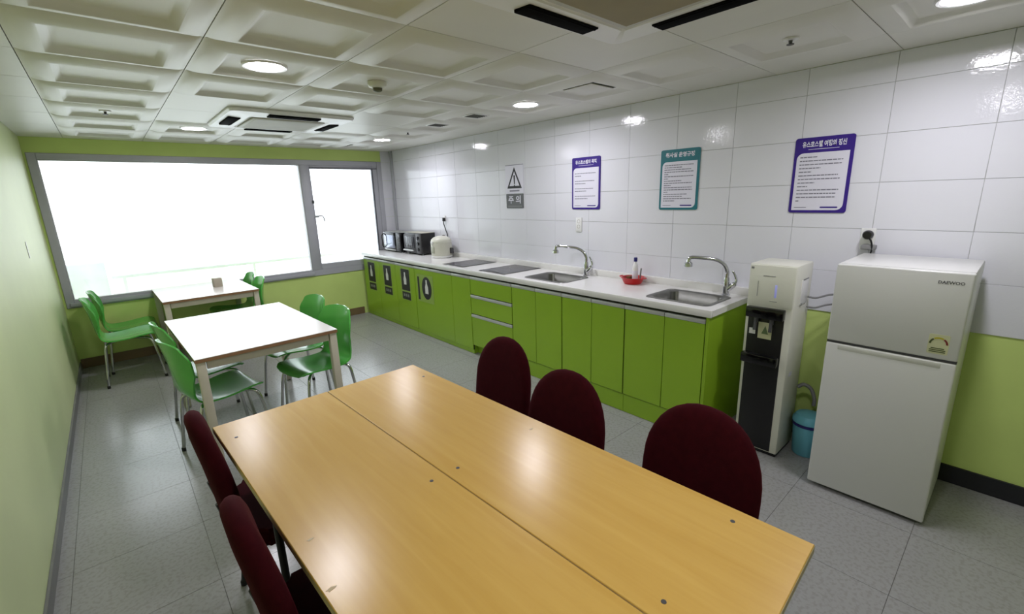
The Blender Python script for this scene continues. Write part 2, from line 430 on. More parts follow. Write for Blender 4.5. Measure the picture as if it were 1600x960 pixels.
cassette(1.715, 4.31, .46, 'white four-way ceiling air conditioner near the window, black slots', mat('grille_grey_mesh', (178, 176, 164), .6))
cassette(1.88, .925, .46, 'white ceiling air conditioner cut off at the top edge, dark slots', mat('grille_brown_mesh', (148, 136, 100), .6))

def grille(x, y, label):
    t = thing('ceiling_vent', label, 'vent', (x, y, H), group='small dark ceiling vents')
    bm = B(); frame(bm, -.085, .085, -.085, .085, (.012,)*4, -.012, -.002)
    bmesh.ops.rotate(bm, verts=bm.verts[:], cent=(0, 0, 0), matrix=Matrix.Rotation(PI/2, 3, 'X'))
    bmesh.ops.translate(bm, verts=bm.verts[:], vec=(0, 0, 0))
    obj('frame', bm, M['white'], t)
    obj('backing', box(B(), -.074, .074, -.074, .074, -.006, -.002), M['darkgrey'], t, smooth=False)
    for k in range(5): obj('slat', box(B(), -.073, .073, -.06+.03*k-.004, -.06+.03*k+.004, -.012, -.006), mat('vent_slat', (96, 96, 90), .5), t, smooth=False)
grille(2.955, 3.82, 'small dark square ceiling vent farther from the hatch')
grille(2.965, 3.25, 'small dark square ceiling vent nearer the hatch')
def hatch(x, y, h, label):
    t = thing('ceiling_hatch', label, 'hatch', (x, y, H), group='square ceiling access hatches')
    obj('gap_frame', box(B(), -h-.022, h+.004, -h-.022, h+.004, -.006, -.001), M['cabin'], t, smooth=False)
    obj('hatch_door', box(B(), -h, h, -h, h, -.012, -.0065, bev=.002), M['ceilflat'], t)
hatch(2.99, 2.06, .115, 'white square ceiling hatch with dark gap above the first sink')
hatch(2.995, 5.66, .11, 'small white ceiling hatch close to the window corner')
t = thing('smoke_detector', 'round white smoke detector with dark sensor on the ceiling', 'smoke detector', (1.804, 2.674, H))
obj('base', lathe(B(), [(0, -.001), (.055, -.001), (.056, -.014), (.05, -.026), (.03, -.034), (0, -.035)], seg=28), M['offwhite'], t)
obj('sensor', lathe(B(), [(.028, -.033), (.026, -.048), (.015, -.054), (0, -.055)], seg=20), mat('olive_sensor', (92, 92, 70), .5), t)
for x, y, l in ((.604, 4.474, 'tiny sprinkler head on the left column of coffers'), (3.004, .874, 'sprinkler head over the water dispenser'), (2.96, 4.40, 'tiny sprinkler head beyond the dark ceiling vents')):
    t = thing('sprinkler_head', l, 'sprinkler', (x, y, H), group='ceiling sprinkler heads')
    obj('escutcheon', lathe(B(), [(0, -.001), (.035, -.001), (.032, -.007), (.012, -.009), (0, -.009)], seg=20), M['white'], t)
    obj('nozzle', lathe(B(), [(.009, -.008), (.007, -.022), (.016, -.024), (.016, -.027), (0, -.027)], seg=14), M['darkgrey'], t)

# ================================================================= KITCHEN RUN
FX = 3.14                        # door faces
def rail(bm, x0, x1, z): box(bm, x0+.002, x1-.002, -.006, .012, z-.028, z, bev=.003)
def bin_sticker(kind):
    """sheet with a bottle pictogram, local x right, z up, centred, facing -y"""
    bm = B()
    if kind < 3:
        prism(bm, rrect(-.125, .125, -.22, .20, .01), -.0015, 0, 0)
        prism(bm, rrect(-.095, .112, -.095, .175, .012), -.0025, -.0016, 1)
        prism(bm, rrect(-.095, .112, -.212, -.115, .006), -.0025, -.0016, 1)
        prism(bm, [(-.03, -.02), (.03, -.02), (.034, .05), (.016, .09), (.016, .135), (-.016, .135), (-.016, .09), (-.034, .05)], -.0035, -.0026, 2)
        for k in range(3): prism(bm, rrect(-.06+.05*k, -.025+.05*k, -.175, -.14, .003), -.0035, -.0026, 3)
    else:
        prism(bm, rrect(-.18, .18, -.18, .15, .01), -.0015, 0, 0)
        prism(bm, rrect(-.165, -.125, -.16, .12, .006), -.0025, -.0016, 1)
        prism(bm, [(.035+.105*math.cos(2*PI*k/28), -.005+.135*math.sin(2*PI*k/28)) for k in range(28)], -.0025, -.0016, 1)
        prism(bm, [(.0, -.07), (.07, -.07), (.068, .01), (.05, .05), (.05, .095), (.02, .095), (.02, .05), (.002, .01)], -.0035, -.0026, 2)
    return bm
def carcass(wd, z0):
    b = B(); a = wd/2-.0015
    box(b, -a, -a+.016, .020, .56, z0, .853); box(b, a-.016, a, .020, .56, z0, .853)
    box(b, -a+.016, a-.016, .020, .56, z0, z0+.016); box(b, -a+.016, a-.016, .55, .56, z0+.016, .853)
    return b
def cabinet(y1, y0, doors, plinth, label, stickers=()):
    """y1 = left end, y0 = right end as seen; doors = list of left..right y positions"""
    wd = y1-y0
    t = thing('base_cabinet', label, 'cabinet', (FX, (y0+y1)/2, 0), WALLR, 'green kitchen base cabinets')
    obj('carcass', carcass(wd, plinth), M['cab'], t, smooth=False)
    obj('plinth', box(B(), -wd/2+.0015, wd/2-.0015, .012 if plinth < .1 else .016, .55, .001, plinth), M['cab'], t, smooth=False)
    obj('shadow_gap', box(B(), -wd/2+.002, (y0+y1)/2-doors[-1], .010, .0195, plinth, .852), M['cabin'], t, smooth=False)
    if y0 < 1.3: obj('end_panel', box(B(), wd/2-.0185, wd/2+.001, -.002, .56, .001, .853, bev=.001, seg=1), M['cab'], t)
    yc = (y0+y1)/2
    for i, (a, b) in enumerate(zip(doors, doors[1:])):
        xa, xb = yc-a, yc-b
        ga = .005 if i == 0 else .002; gb = .005 if i == len(doors)-2 else .002
        d = obj('door', box(B(), xa+ga, xb-gb, 0, .018, plinth+.006, .806, bev=.0015, seg=1), M['cab'], t)
        hb = B(); rail(hb, xa, xb, .836); obj('handle', hb, M['railm'], d, label='slim satin metal strip along the door top')
        if i < len(stickers):
            s = obj('sticker', bin_sticker(stickers[i]), [M['sticker'], M['inkdark'], M['white'], M['midgrey']], d, loc=((xa+xb)/2+(0 if stickers[i] < 3 else -.165), -.0005, .60), smooth=False, label='black recycling pictogram sheet')
    return t
cabinet(6.27, 4.83, [6.27, 5.80, 5.315, 4.83], .045, 'green three-door base cabinet with black recycling sheets, by the window', (0, 1, 2))
cabinet(4.83, 3.70, [4.83, 4.036, 3.70], .045, 'green base cabinet with one wide and one narrow door, round bottle sheet', (3,))
t = thing('drawer_cabinet', 'green base cabinet with three stacked drawers and metal strips', 'cabinet', (FX, 3.38, 0), WALLR)
obj('carcass', carcass(.64, .10), M['cab'], t, smooth=False)
obj('plinth', box(B(), -.3185, .3185, .060, .55, .001, .10), M['cab'], t, smooth=False)
obj('shadow_gap', box(B(), -.318, .318, .010, .0195, .14, .852), M['cabin'], t, smooth=False)
for z0, z1 in ((.104, .41), (.448, .615), (.653, .806)):
    d = obj('drawer', box(B(), -.3165, .3165, 0, .018, z0, z1, bev=.0015, seg=1), M['cab'], t)
    hb = B(); rail(hb, -.3185, .3185, z1+.030); obj('handle', hb, M['railm'], d, label='slim satin metal strip along the drawer top')
cabinet(3.06, 2.44, [3.06, 2.747, 2.44], .145, 'green two-door base cabinet right of the drawers, under the far sink')
cabinet(2.44, 1.83, [2.44, 2.13, 1.83], .145, 'green two-door base cabinet in the middle, below the red basket')
cabinet(1.83, 1.215, [1.83, 1.515, 1.235], .145, 'green two-door base cabinet at the right end, under the near sink')

# worktop with two sink cut-outs
S1 = (3.215, 3.555, 2.50, 2.96); S2 = (3.225, 3.565, 1.275, 1.715)
wt = thing('worktop', 'long white solid worktop with upstand over the green cabinets', 'worktop', (0, 0, 0))
bm = B(); XA, XB, ZA, ZB = 3.118, 3.700, .860, .900; Y0, Y1 = 1.195, 6.285
ys = [Y0, S2[2], S2[3], S1[2], S1[3], Y1]
box(bm, XA+.02, XB, ys[0], ys[1], ZA, ZB); box(bm, XA+.02, XB, ys[2], ys[3], ZA, ZB); box(bm, XA+.02, XB, ys[4], ys[5], ZA, ZB)
for S in (S1, S2):
    box(bm, XA+.02, S[0], S[2], S[3], ZA, ZB); box(bm, S[1], XB, S[2], S[3], ZA, ZB)
obj('slab', bm, M['solid'], wt, smooth=False)
obj('front_edge', box(B(), XA, XA+.021, Y0, Y1, ZA-.004, ZB+.004, bev=.006), M['solid'], wt)
obj('upstand', box(B(), XB-.020, XB+.010, Y0, Y1, ZB-.002, ZB+.055, bev=.005), M['solid'], wt)
def sink(S, label):
    cx, cy = (S[0]+S[1])/2, (S[2]+S[3])/2; hx, hy = (S[1]-S[0])/2-.003, (S[3]-S[2])/2-.003
    t = thing('sink', label, 'sink', (cx, cy, ZB), group='steel sinks set into the worktop')
    bm = B()
    def ring(ax, ay, z, r): return [bm.verts.new((p[0], p[1], z)) for p in rrect(-ax, ax, -ay, ay, r, 6)]
    rs = [ring(hx+.018, hy+.018, .001, .05), ring(hx+.016, hy+.016, .004, .05), ring(hx-.008, hy-.008, .003, .05), ring(hx-.018, hy-.018, -.006, .06), ring(hx-.03, hy-.03, -.15, .06), ring(hx-.07, hy-.07, -.17, .05)]
    for a, b in zip(rs, rs[1:]):
        m = len(a)
        for k in range(m): bm.faces.new((a[k], a[(k+1) % m], b[(k+1) % m], b[k]))
    bm.faces.new(rs[-1])
    obj('bowl', bm, M['steel'], t, angle=50)
    d = obj('drain', lathe(B(), [(.045, -.1695), (.043, -.166), (.03, -.168), (0, -.168)], seg=24), M['chrome'], t)
    obj('strainer', lathe(B(), [(.022, -.167), (.02, -.160), (0, -.159)], seg=16), M['darkgrey'], d)
sink(S1, 'inset stainless steel sink farther from the water dispenser')
sink(S2, 'inset stainless steel sink at the right end beside the dispenser')
def tap(x, y, dx, dy, label):
    t = thing('kitchen_tap', label, 'tap', (x, y, ZB), group='chrome swan-neck kitchen taps')
    obj('base', lathe(B(), [(0, .0005), (.03, .0005), (.03, .006), (.022, .012), (.022, .05), (.021, .10), (.018, .125), (0, .126)], seg=24), M['chrome'], t)
    pts = arc([(0, 0, .12), (0, 0, .165), (dx*.10, dy*.10, .215), (dx*.32, dy*.32, .248), (dx*.7, dy*.7, .262), (dx*.95, dy*.95, .265), (dx*1.02, dy*1.02, .255), (dx*1.03, dy*1.03, .24)], 5)
    s = obj('spout', tube(B(), pts, .0135, 12), M['chrome'], t)
    obj('spray_head', lathe(B(), [(0, .250), (.015, .250), (.017, .234), (.028, .226), (.029, .203), (.023, .199), (0, .200)], c=(dx*1.03, dy*1.03, 0), seg=20), M['chrome'], s)
    v = obj('valve_body', tube(B(), [(0, -.005, .035), (.005, -.045, .075), (.006, -.058, .088)], [.017, .02, .015], 14), M['chrome'], t)
    obj('lever', tube(B(), arc([(.006, -.055, .085), (.006, -.062, .115), (.004, -.050, .15), (.0, -.035, .175)], 4), [.010]*4+[.008]*4+[.007]*4+[.005], 10), M['chrome'], v)
tap(3.615, 2.575, -.135, .235, 'chrome swan-neck tap at the sink farther from the dispenser')
tap(3.622, 1.335, -.15, .20, 'chrome swan-neck tap at the sink beside the water dispenser')
def hob(x0, x1, y0, y1, label):
    t = thing('hob', label, 'hob', ((x0+x1)/2, (y0+y1)/2, ZB), group='dark flat hob plates')
    hx, hy = (x1-x0)/2, (y1-y0)/2
    obj('steel_rim', box(B(), -hx, hx, -hy, hy, .0005, .004, bev=.001, seg=1), M['steel'], t)
    obj('glass_plate', box(B(), -hx+.008, hx-.008, -hy+.008, hy-.008, .0035, .006, bev=.001, seg=1), M['hob'], t)
    for sx in (-.1, .1): obj('cooking_ring', lathe(B(), [(.075, .0061), (.076, .0066), (.08, .0066), (.081, .0061)], c=(sx, 0, 0), seg=32), M['midgrey'], t)
    obj('control_strip', box(B(), -hx+.012, -hx+.045, -.09, .09, .006, .0068), M['black'], t, smooth=False)
hob(3.20, 3.665, 3.90, 4.29, 'dark flat hob plate nearer the rice cooker')
hob(3.18, 3.665, 3.20, 3.60, 'grey flat hob plate nearer the far sink')

# microwave
t = thing('microwave', 'silver and black microwave on the worktop beside the window', 'microwave', (3.44, 5.925, ZB), WALLR)
obj('body', box(B(), -.255, .255, .012, .230, .014, .275, bev=.006), M['blackgloss'], t)
d = obj('door', box(B(), -.253, .125, -.006, .012, .018, .272, bev=.006), M['blackgloss'], t)
obj('door_window', box(B(), -.215, .09, -.008, -.0055, .055, .235, bev=.002), M['mirror'], d)
obj('handle', tube(B(), arc([(-.24, -.006, .05), (-.246, -.03, .08), (-.246, -.032, .15), (-.246, -.03, .22), (-.24, -.006, .25)], 4), .007), M['black'], d)
obj('trim_strip', box(B(), -.21, .11, -.010, -.006, .022, .036, bev=.001), M['railm'], d)
p = obj('control_panel', box(B(), .127, .253, -.006, .012, .018, .272, bev=.004), M['black'], t)
obj('display', box(B(), .145, .235, -.0075, -.0055, .215, .25), M['glassdark'], p, smooth=False)
for r in range(4):
    for c in range(3): obj('button', box(B(), .146+.032*c, .170+.032*c, -.0085, -.0055, .07+.032*r, .09+.032*r, bev=.001), M['darkgrey'], p)
for x in (-.22, .22): obj('foot', box(B(), x-.015, x+.015, .03, .06, .0005, .015), M['black'], t, smooth=False)
obj('top_cover', box(B(), -.25, .25, .02, .226, .2745, .279, bev=.002), mat('silver_case', (176, 178, 172), .35, metal=.4), t)
# toaster oven
t = thing('toaster_oven', 'black toaster oven with glass door between microwave and rice cooker', 'toaster oven', (3.455, 5.385, ZB), WALLR)
obj('body', box(B(), -.225, .225, .012, .220, .018, .285, bev=.008), M['black'], t)
obj('top_plate', box(B(), -.22, .22, .02, .216, .2835, .288, bev=.002), mat('beige_case_top', (188, 186, 170), .45), t)
d = obj('door', box(B(), -.222, .098, -.004, .012, .045, .262, bev=.008), M['darkgrey'], t)
obj('door_window', box(B(), -.19, .065, -.0055, -.003, .085, .235, bev=.002), M['glassdark'], d)
for k in range(5): obj('rack_bar', box(B(), -.17+.05*k, -.166+.05*k, -.0068, -.0052, .09, .23), M['midgrey'], d, smooth=False)
obj('handle', tube(B(), [(-.19, -.028, .058), (.07, -.028, .058)], .010, 10), M['railm'], d)
p = obj('control_panel', box(B(), .10, .223, -.004, .012, .022, .28, bev=.004), M['darkgrey'], t)
for z in (.225, .15, .075): 
    k = obj('knob', lathe(B(), [(0, -.022), (.018, -.022), (.021, -.004), (.021, -.002)], c=(.162, 0, z), seg=20, axis='y'), M['black'], p)
for x in (-.19, .19): obj('foot', box(B(), x-.015, x+.015, .04, .07, .0005, .02), M['black'], t, smooth=False)
# rice cooker
t = thing('rice_cooker', 'cream rounded rice cooker standing beside the black toaster oven', 'rice cooker', (3.540, 4.815, ZB), WALLR)
obj('body', lathe(B(), [(0, .012), (.118, .012), (.126, .022), (.130, .06), (.130, .17), (.126, .19), (.0, .19)], seg=36), M['cooker'], t)
obj('base_ring', lathe(B(), [(0, .0005), (.122, .0005), (.132, .008), (.132, .026), (.122, .03), (0, .03)], seg=36), M['white'], t)
l = obj('lid', lathe(B(), [(.127, .188), (.130, .197), (.122, .225), (.09, .25), (.05, .262), (0, .265)], seg=36), M['offwhite'], t)
obj('steam_vent', lathe(B(), [(.018, .258), (.017, .272), (.01, .275), (0, .275)], c=(0, .04, 0), seg=16), M['midgrey'], l)
obj('latch', box(B(), -.022, .022, -.142, -.115, .175, .205, bev=.005), M['white'], t)
obj('control_panel', box(B(), -.035, .035, -.135, -.122, .06, .14, bev=.006), mat('cooker_panel', (168, 170, 150), .4), t)
obj('cord_boss', box(B(), .112, .142, .04, .085, .05, .12, bev=.008), M['darkgrey'], t)

# red basket and contents
bx, by = 3.575, 2.06
t = thing('basket', 'red plastic washing-up basket on the white worktop', 'basket', (bx, by, ZB))
bm = lathe(B(), [(0, .001), (.066, .001), (.078, .02), (.088, .045), (.097, .05), (.097, .054), (.086, .053), (.075, .024), (.063, .006), (0, .006)], seg=36)
obj('bowl', bm, M['red'], t)
for s in (-1, 1): obj('grip', tube(B(), arc([(-.03*s+.03*s, s*.092, .05), (.02, s*.112, .052), (-.02, s*.112, .052), (-.03, s*.092, .05)], 4), .004, 8), M['red'], t)
t = thing('squeeze_bottle', 'slim white squeeze bottle with blue cap in the red basket', 'bottle', (bx, by-.02, ZB+.0065))
obj('body', lathe(B(), [(0, 0), (.021, 0), (.023, .006), (.023, .125), (.020, .145), (.011, .165), (.010, .175), (0, .175)], seg=24), M['white'], t)
obj('cap', lathe(B(), [(0, .1745), (.014, .1745), (.014, .204), (.011, .207), (0, .207)], seg=20), M['navy'], t)
obj('label_band', lathe(B(), [(.0232, .03), (.0236, .032), (.0236, .10), (.0232, .102)], seg=24), M['paper'], t)
t = tag(obj('scrub_sponge', box(B(), -.026, .026, -.016, .016, 0, .05, bev=.006), M['brown'], loc=(bx-.006, by+.030, ZB+.008)), 'brown scrubbing sponge in the red basket', 'sponge')
t = thing('dish_brush', 'grey handled dish brush upright in the red basket', 'brush', (bx+.012, by-.058, ZB+.0075))
obj('handle', tube(B(), arc([(0, 0, .03), (.0, -.004, .08), (0, -.008, .12)], 4), .006, 10), M['midgrey'], t)
obj('bristle_head', box(B(), -.014, .014, -.010, .010, .001, .035, bev=.004), M['darkgrey'], t)

# ================================================================= WALL THINGS
def poster(y0, y1, z0, z1, m, title, sub, lines, label):
    wd, ht = y0-y1, z1-z0
    t = thing('wall_poster', label, 'poster', (XR, (y0+y1)/2, z0), WALLR, 'framed notices on the tiled wall')
    obj('board', prism(B(), rrect(-wd/2, wd/2, 0, ht, .014), -.006, -.0003), m, t, smooth=False)
    top = ht*.80
    obj('sheet', prism(B(), rrect(-wd/2+.016, wd/2-.018, .016, top, .035, 5, (1, 0, 1, 0)), -.0066, -.0058), M['paper'], t, smooth=False)
    b = B(); text_bm(b, title, .036, 0, ht*.905, -.0066, 0, wd*.74, .0012); obj('title', b, M['paper'], t, smooth=False)
    b = B()
    if sub: box(b, -wd*.26, wd*.26, -.0068, -.0062, ht*.842, ht*.848, 1)
    z = top-.028; k = 0
    for ln in lines:
        if ln > 0:
            x = -wd/2+.034; xe = x+ln*(wd-.07)
            while x < xe:
                q = min(xe, x+random.uniform(.012, .03)); box(b, x, q-.003, -.0071, -.0066, z, z+.0062, 0); x = q
        z -= (top-.075)/len(lines)
    obj('print', b, [M['ink'], M['paper']], t, smooth=False)['kind'] = 'stuff'
    obj('footer_mark', prism(B(), rrect(wd*.06, wd*.36, .028, .037, .004), -.0072, -.0064), M['purple'], t, smooth=False)
    b = B(); box(b, -wd*.4, -wd*.18, -.0071, -.0066, .030, .034); obj('footer_line', b, M['ink'], t, smooth=False)
poster(2.822, 2.504, 1.482, 1.930, M['purple'], '유스호스텔의 목적', True, [0, .95, .3, 0, .9, .5, 0, .85, .55, 0, .95, .6, 0], 'purple bordered notice on white tiles between warning sign and teal notice')
poster(1.934, 1.626, 1.480, 1.917, M['teal'], '취사실 운영규정', False, [.97, .6, .9, .97, .15, .97, .15, .6, .95, .25, .95, .97, .15, .8, .65, .95, .4], 'teal bordered notice on white tiles above the near sink')
poster(1.025, .724, 1.464, 1.904, M['purple'], '유스호스텔 여행의 정신', True, [.4, .97, .95, .5, .3, .9, .95, .4, .25, .95, .9, .9, .1], 'large purple bordered notice on white tiles above the fridge')
t = thing('warning_sign', 'white warning sign with black triangle and grey lower band', 'sign', (XR, 3.61, 1.490), WALLR)
obj('board', prism(B(), rrect(-.138, .138, .155, .440, .008), -.004, -.0003), M['paper'], t, smooth=False)
obj('top_edge', box(B(), -.138, .138, -.005, -.0038, .434, .440), M['ink'], t, smooth=False)
tri = B()
def tri_ring(bm, cx, cz, ro, ri, y0, y1):
    o = [(cx+1.0*ro*.86*s, cz+ro*q) for s, q in ((-1, -.62), (1, -.62), (0, 1.0))]; i = [(cx+(p[0]-cx)*ri, cz+(p[1]-cz)*ri) for p in o]
    for k in range(3):
        prism(bm, [o[k], o[(k+1) % 3], i[(k+1) % 3], i[k]], y0, y1)
tri_ring(tri, 0, .285, .130, .70, -.0052, -.0041)
prism(tri, [(-.006, .245), (.006, .245), (.011, .335), (-.011, .335)], -.0052, -.0041); prism(tri, rrect(-.008, .008, .224, .238, .004), -.0052, -.0041)
obj('triangle_symbol', tri, M['inkdark'], t, smooth=False)
obj('caption_line', box(B(), -.075, .075, -.005, -.0041, .172, .188), M['ink'], t, smooth=False)
obj('lower_band', prism(B(), rrect(-.132, .132, .002, .150, .008), -.005, -.0003), M['signgrey'], t, smooth=False)
b = B(); text_bm(b, '주 의', .085, 0, .085, -.0056, 0, .19, .002); obj('lettering', b, M['paper'], t, smooth=False)
obj('band_line', box(B(), -.11, .11, -.0058, -.005, .018, .028), M['midgrey'], t, smooth=False)

def outlet(y, z, label, wd=.035, ht=.065):
    t = thing('wall_outlet', label, 'outlet', (XR, y, z), WALLR, 'white wall outlets')
    obj('cover_plate', box(B(), -wd, wd, -.009, -.0003, -ht, ht, bev=.004), M['white'], t)
    return t
t = outlet(2.74, 1.345, 'white double wall outlet below the small purple notice')
for z in (.03, -.018): obj('socket', lathe(B(), [(0, -.0085), (.013, -.0085), (.016, -.010), (.016, -.009)], c=(0, 0, z), seg=18, axis='y'), mat('socket_beige', (150, 140, 122), .5), t)
t = outlet(.60, 1.320, 'white wall outlet behind the fridge top with black plug', .035, .06)
obj('flap_cover', box(B(), -.02, .05, -.05, -.012, -.058, -.030, bev=.006), M['midgrey'], t)
t = thing('power_plug', 'black round plug and cord above the fridge', 'plug', (XR, .595, 1.345), WALLR)
obj('plug_head', lathe(B(), [(0, -.062), (.020, -.060), (.026, -.045), (.024, -.02), (.02, -.0095), (0, -.0095)], c=(0, 0, 0), seg=20, axis='y'), M['black'], t)
obj('cord', tube(B(), arc([(.0, -.045, -.008), (.022, -.055, -.035), (.028, -.045, -.08), (.02, -.03, -.13), (.015, -.028, -.3)], 6), .0045, 8), M['black'], t)
t = outlet(4.955, 1.365, 'small white wall outlet above the rice cooker with black cord', .02, .035)
t = thing('appliance_plug', 'black plug and cord hanging above the rice cooker', 'cord', (XR, 4.95, 1.36), WALLR)
obj('plug_head', box(B(), -.015, .015, -.04, -.0095, -.03, .015, bev=.006), M['black'], t)
obj('cord', tube(B(), arc([(0, -.03, -.02), (.006, -.032, -.06), (.03, -.022, -.14), (.05, -.016, -.21), (.05, -.016, -.36)], 6), .006, 8), M['black'], t)
t = thing('wall_bracket', 'thin white vertical strip on the pale green wall', 'bracket', (.0, 4.84, 1.28))
obj('strip', box(B(), .0005, .004, -.012, .012, 0, .12, bev=.001), M['white'], t)
obj('screw', lathe(B(), [(.004, .0035), (.003, .005), (0, .0055)], c=(0, 0, .06), seg=10, axis='x'), M['midgrey'], t)

# ================================================================= DISPENSER, BIN, FRIDGE
t = thing('water_dispenser', 'tall white water dispenser with black front between cabinets and fridge', 'water dispenser', (3.285, .935, 0), WALLR)
obj('base', box(B(), -.12, .12, .01, .26, .001, .025), M['black'], t, smooth=False)
obj('body', box(B(), -.127, .127, 0, .27, .02, 1.192, bev=.010), M['offwhite'], t)
u = obj('upper_panel', box(B(), -.122, .122, -.006, .002, .945, 1.185, bev=.004), M['offwhite'], t)
for g in ((-.072, -.069, 1.0, 1.09), (-.045, .02, 1.122, 1.125), (.0, .04, .975, .978)): obj('groove', box(B(), g[0], g[1], -.0072, -.0055, g[2], g[3]), M['midgrey'], u, smooth=False)
obj('lamp_strip', box(B(), .022, .034, -.0075, -.0055, 1.0, 1.075, bev=.001), M['led'], u)
obj('badge', box(B(), -.115, -.10, -.0072, -.0055, 1.16, 1.172), M['midgrey'], u, smooth=False)
f = obj('black_front', box(B(), -.108, .088, -.004, .004, .03, .935, bev=.003), M['black'], t)
obj('nozzle_hood', box(B(), -.112, .092, -.045, 0, .875, .938, bev=.006), M['blackgloss'], t)
for x in (-.055, .03): obj('nozzle', tube(tube(B(), [(x, -.025, .88), (x, -.025, .845)], .012), [(x, -.03, .87), (x, -.04, .80)], .009), M['darkgrey'], t)
obj('drip_tray', box(B(), -.118, .085, -.050, 0, .590, .650, bev=.008), M['blackgloss'], t)
obj('paper_tag', box(B(), -.045, .03, -.0065, -.004, .745, .845), M['energy'], t, smooth=False)
obj('tag_mark', prism(B(), [(-.025, .775), (.012, .775), (-.006, .825)], -.0078, -.0066), mat('tag_green', (100, 120, 80), .5), t, smooth=False)
obj('small_tag', box(B(), -.095, -.06, -.0065, -.004, .765, .80), M['white'], t, smooth=False)
s = obj('side_vent', box(B(), .1265, .1315, .09, .20, .955, 1.10, bev=.002), M['white'], t)
obj('vent_line', box(B(), .131, .1328, .10, .19, 1.10, 1.106), M['midgrey'], s, smooth=False)
obj('vent_catch', box(B(), .131, .134, .10, .112, .952, .966), M['midgrey'], s, smooth=False)
obj('side_sticker', box(B(), .1268, .128, .06, .105, .52, .545), M['paper'], t, smooth=False)
t = thing('water_tube', 'pair of thin grey tubes behind the water dispenser', 'tube', (0, 0, 0))
for z in (.985, .925): obj('hose', tube(B(), arc([(3.50, .803, z), (3.53, .765, z-.005), (3.58, .72, z+.01), (3.64, .66, z+.015), (3.685, .615, z+.012), (3.690, .5, z+.01)], 5), .006, 8), M['midgrey'], t)
t = thing('drain_hose', 'grey drain hose arching from dispenser into the blue bin', 'hose', (0, 0, 0))
obj('hose', tube(B(), arc([(3.53, .803, .40), (3.545, .775, .42), (3.55, .735, .40), (3.545, .71, .345), (3.54, .708, .30)], 5), .011, 10), M['midgrey'], t)
t = thing('waste_bin', 'small blue lidded bin between water dispenser and fridge', 'bin', (3.485, .708, 0))
obj('tub', lathe(B(), [(0, .001), (.066, .001), (.072, .01), (.083, .215), (.0, .215)], seg=32), M['cyanp'], t)
obj('strap', lathe(B(), [(.0835, .196), (.087, .196), (.087, .212), (.0835, .212)], seg=32), M['navy'], t)
obj('lid', lathe(B(), [(.0835, .2125), (.088, .216), (.087, .236), (.07, .262), (.03, .272), (0, .273)], seg=32), M['cyanp'], t)

t = thing('fridge', 'white two-door fridge freezer standing against the green wall', 'fridge', (3.150, .357, 0), WALLR)
obj('body', box(B(), -.244, .244, .042, .505, .03, 1.245, bev=.008), M['white_gloss'], t)
obj('plinth', box(B(), -.235, .235, .05, .49, .002, .03), M['black'], t, smooth=False)
obj('seal', box(B(), -.238, .238, .036, .043, .035, 1.235), M['midgrey'], t, smooth=False)
fd = obj('freezer_door', box(B(), -.245, .245, 0, .036, .848, 1.243, bev=.008, seg=3), M['white_gloss'], t)
md = obj('fridge_door', box(B(), -.245, .245, 0, .036, .022, .838, bev=.008, seg=3), M['white_gloss'], t)
obj('handle_groove', box(B(), -.195, .195, -.0015, .02, .806, .833, bev=.004), mat('fridge_grip', (205, 205, 196), .4), md, label='shallow full-width grip along the door top')
obj('gap_shadow', box(B(), -.243, .243, .004, .036, .8378, .8482), M['darkgrey'], t, smooth=False)
b = B(); text_bm(b, 'DAEWOO', .019, .175, 1.196, -.0008, 0, .085, .0004); obj('logo', b, M['darkgrey'], fd, smooth=False)
lab = obj('energy_label', prism(B(), rrect(.138, .208, .872, .962, .006), -.0008, .0002), M['energy'], fd, smooth=False, label='yellow energy rating label with dark arc')
b = B()
def arcband(bm, cx, cz, r0, r1, a0, a1, y0, y1, mi):
    n = 8; o = [(cx+r1*math.cos(math.radians(a0+(a1-a0)*k/n)), cz+r1*math.sin(math.radians(a0+(a1-a0)*k/n))) for k in range(n+1)]
    i = [(cx+r0*math.cos(math.radians(a0+(a1-a0)*k/n)), cz+r0*math.sin(math.radians(a0+(a1-a0)*k/n))) for k in range(n+1)]
    prism(bm, o+i[::-1], y0, y1, mi)
arcband(b, .173, .918, .025, .032, 0, 55, -.0014, -.0008, 0); arcband(b, .173, .918, .025, .032, 60, 125, -.0014, -.0008, 1); arcband(b, .173, .918, .025, .032, 130, 180, -.0014, -.0008, 2)
for q, (x0, x1, z) in enumerate(((.145, .20, .888), (.15, .195, .896), (.145, .20, .880))): box(b, x0, x1, -.0014, -.0008, z, z+.004, 2)
obj('rating_arc', b, [mat('label_red', (120, 40, 40), .5), mat('label_yellow', (180, 170, 40), .5), mat('label_dark', (70, 80, 40), .5)], t, smooth=False)

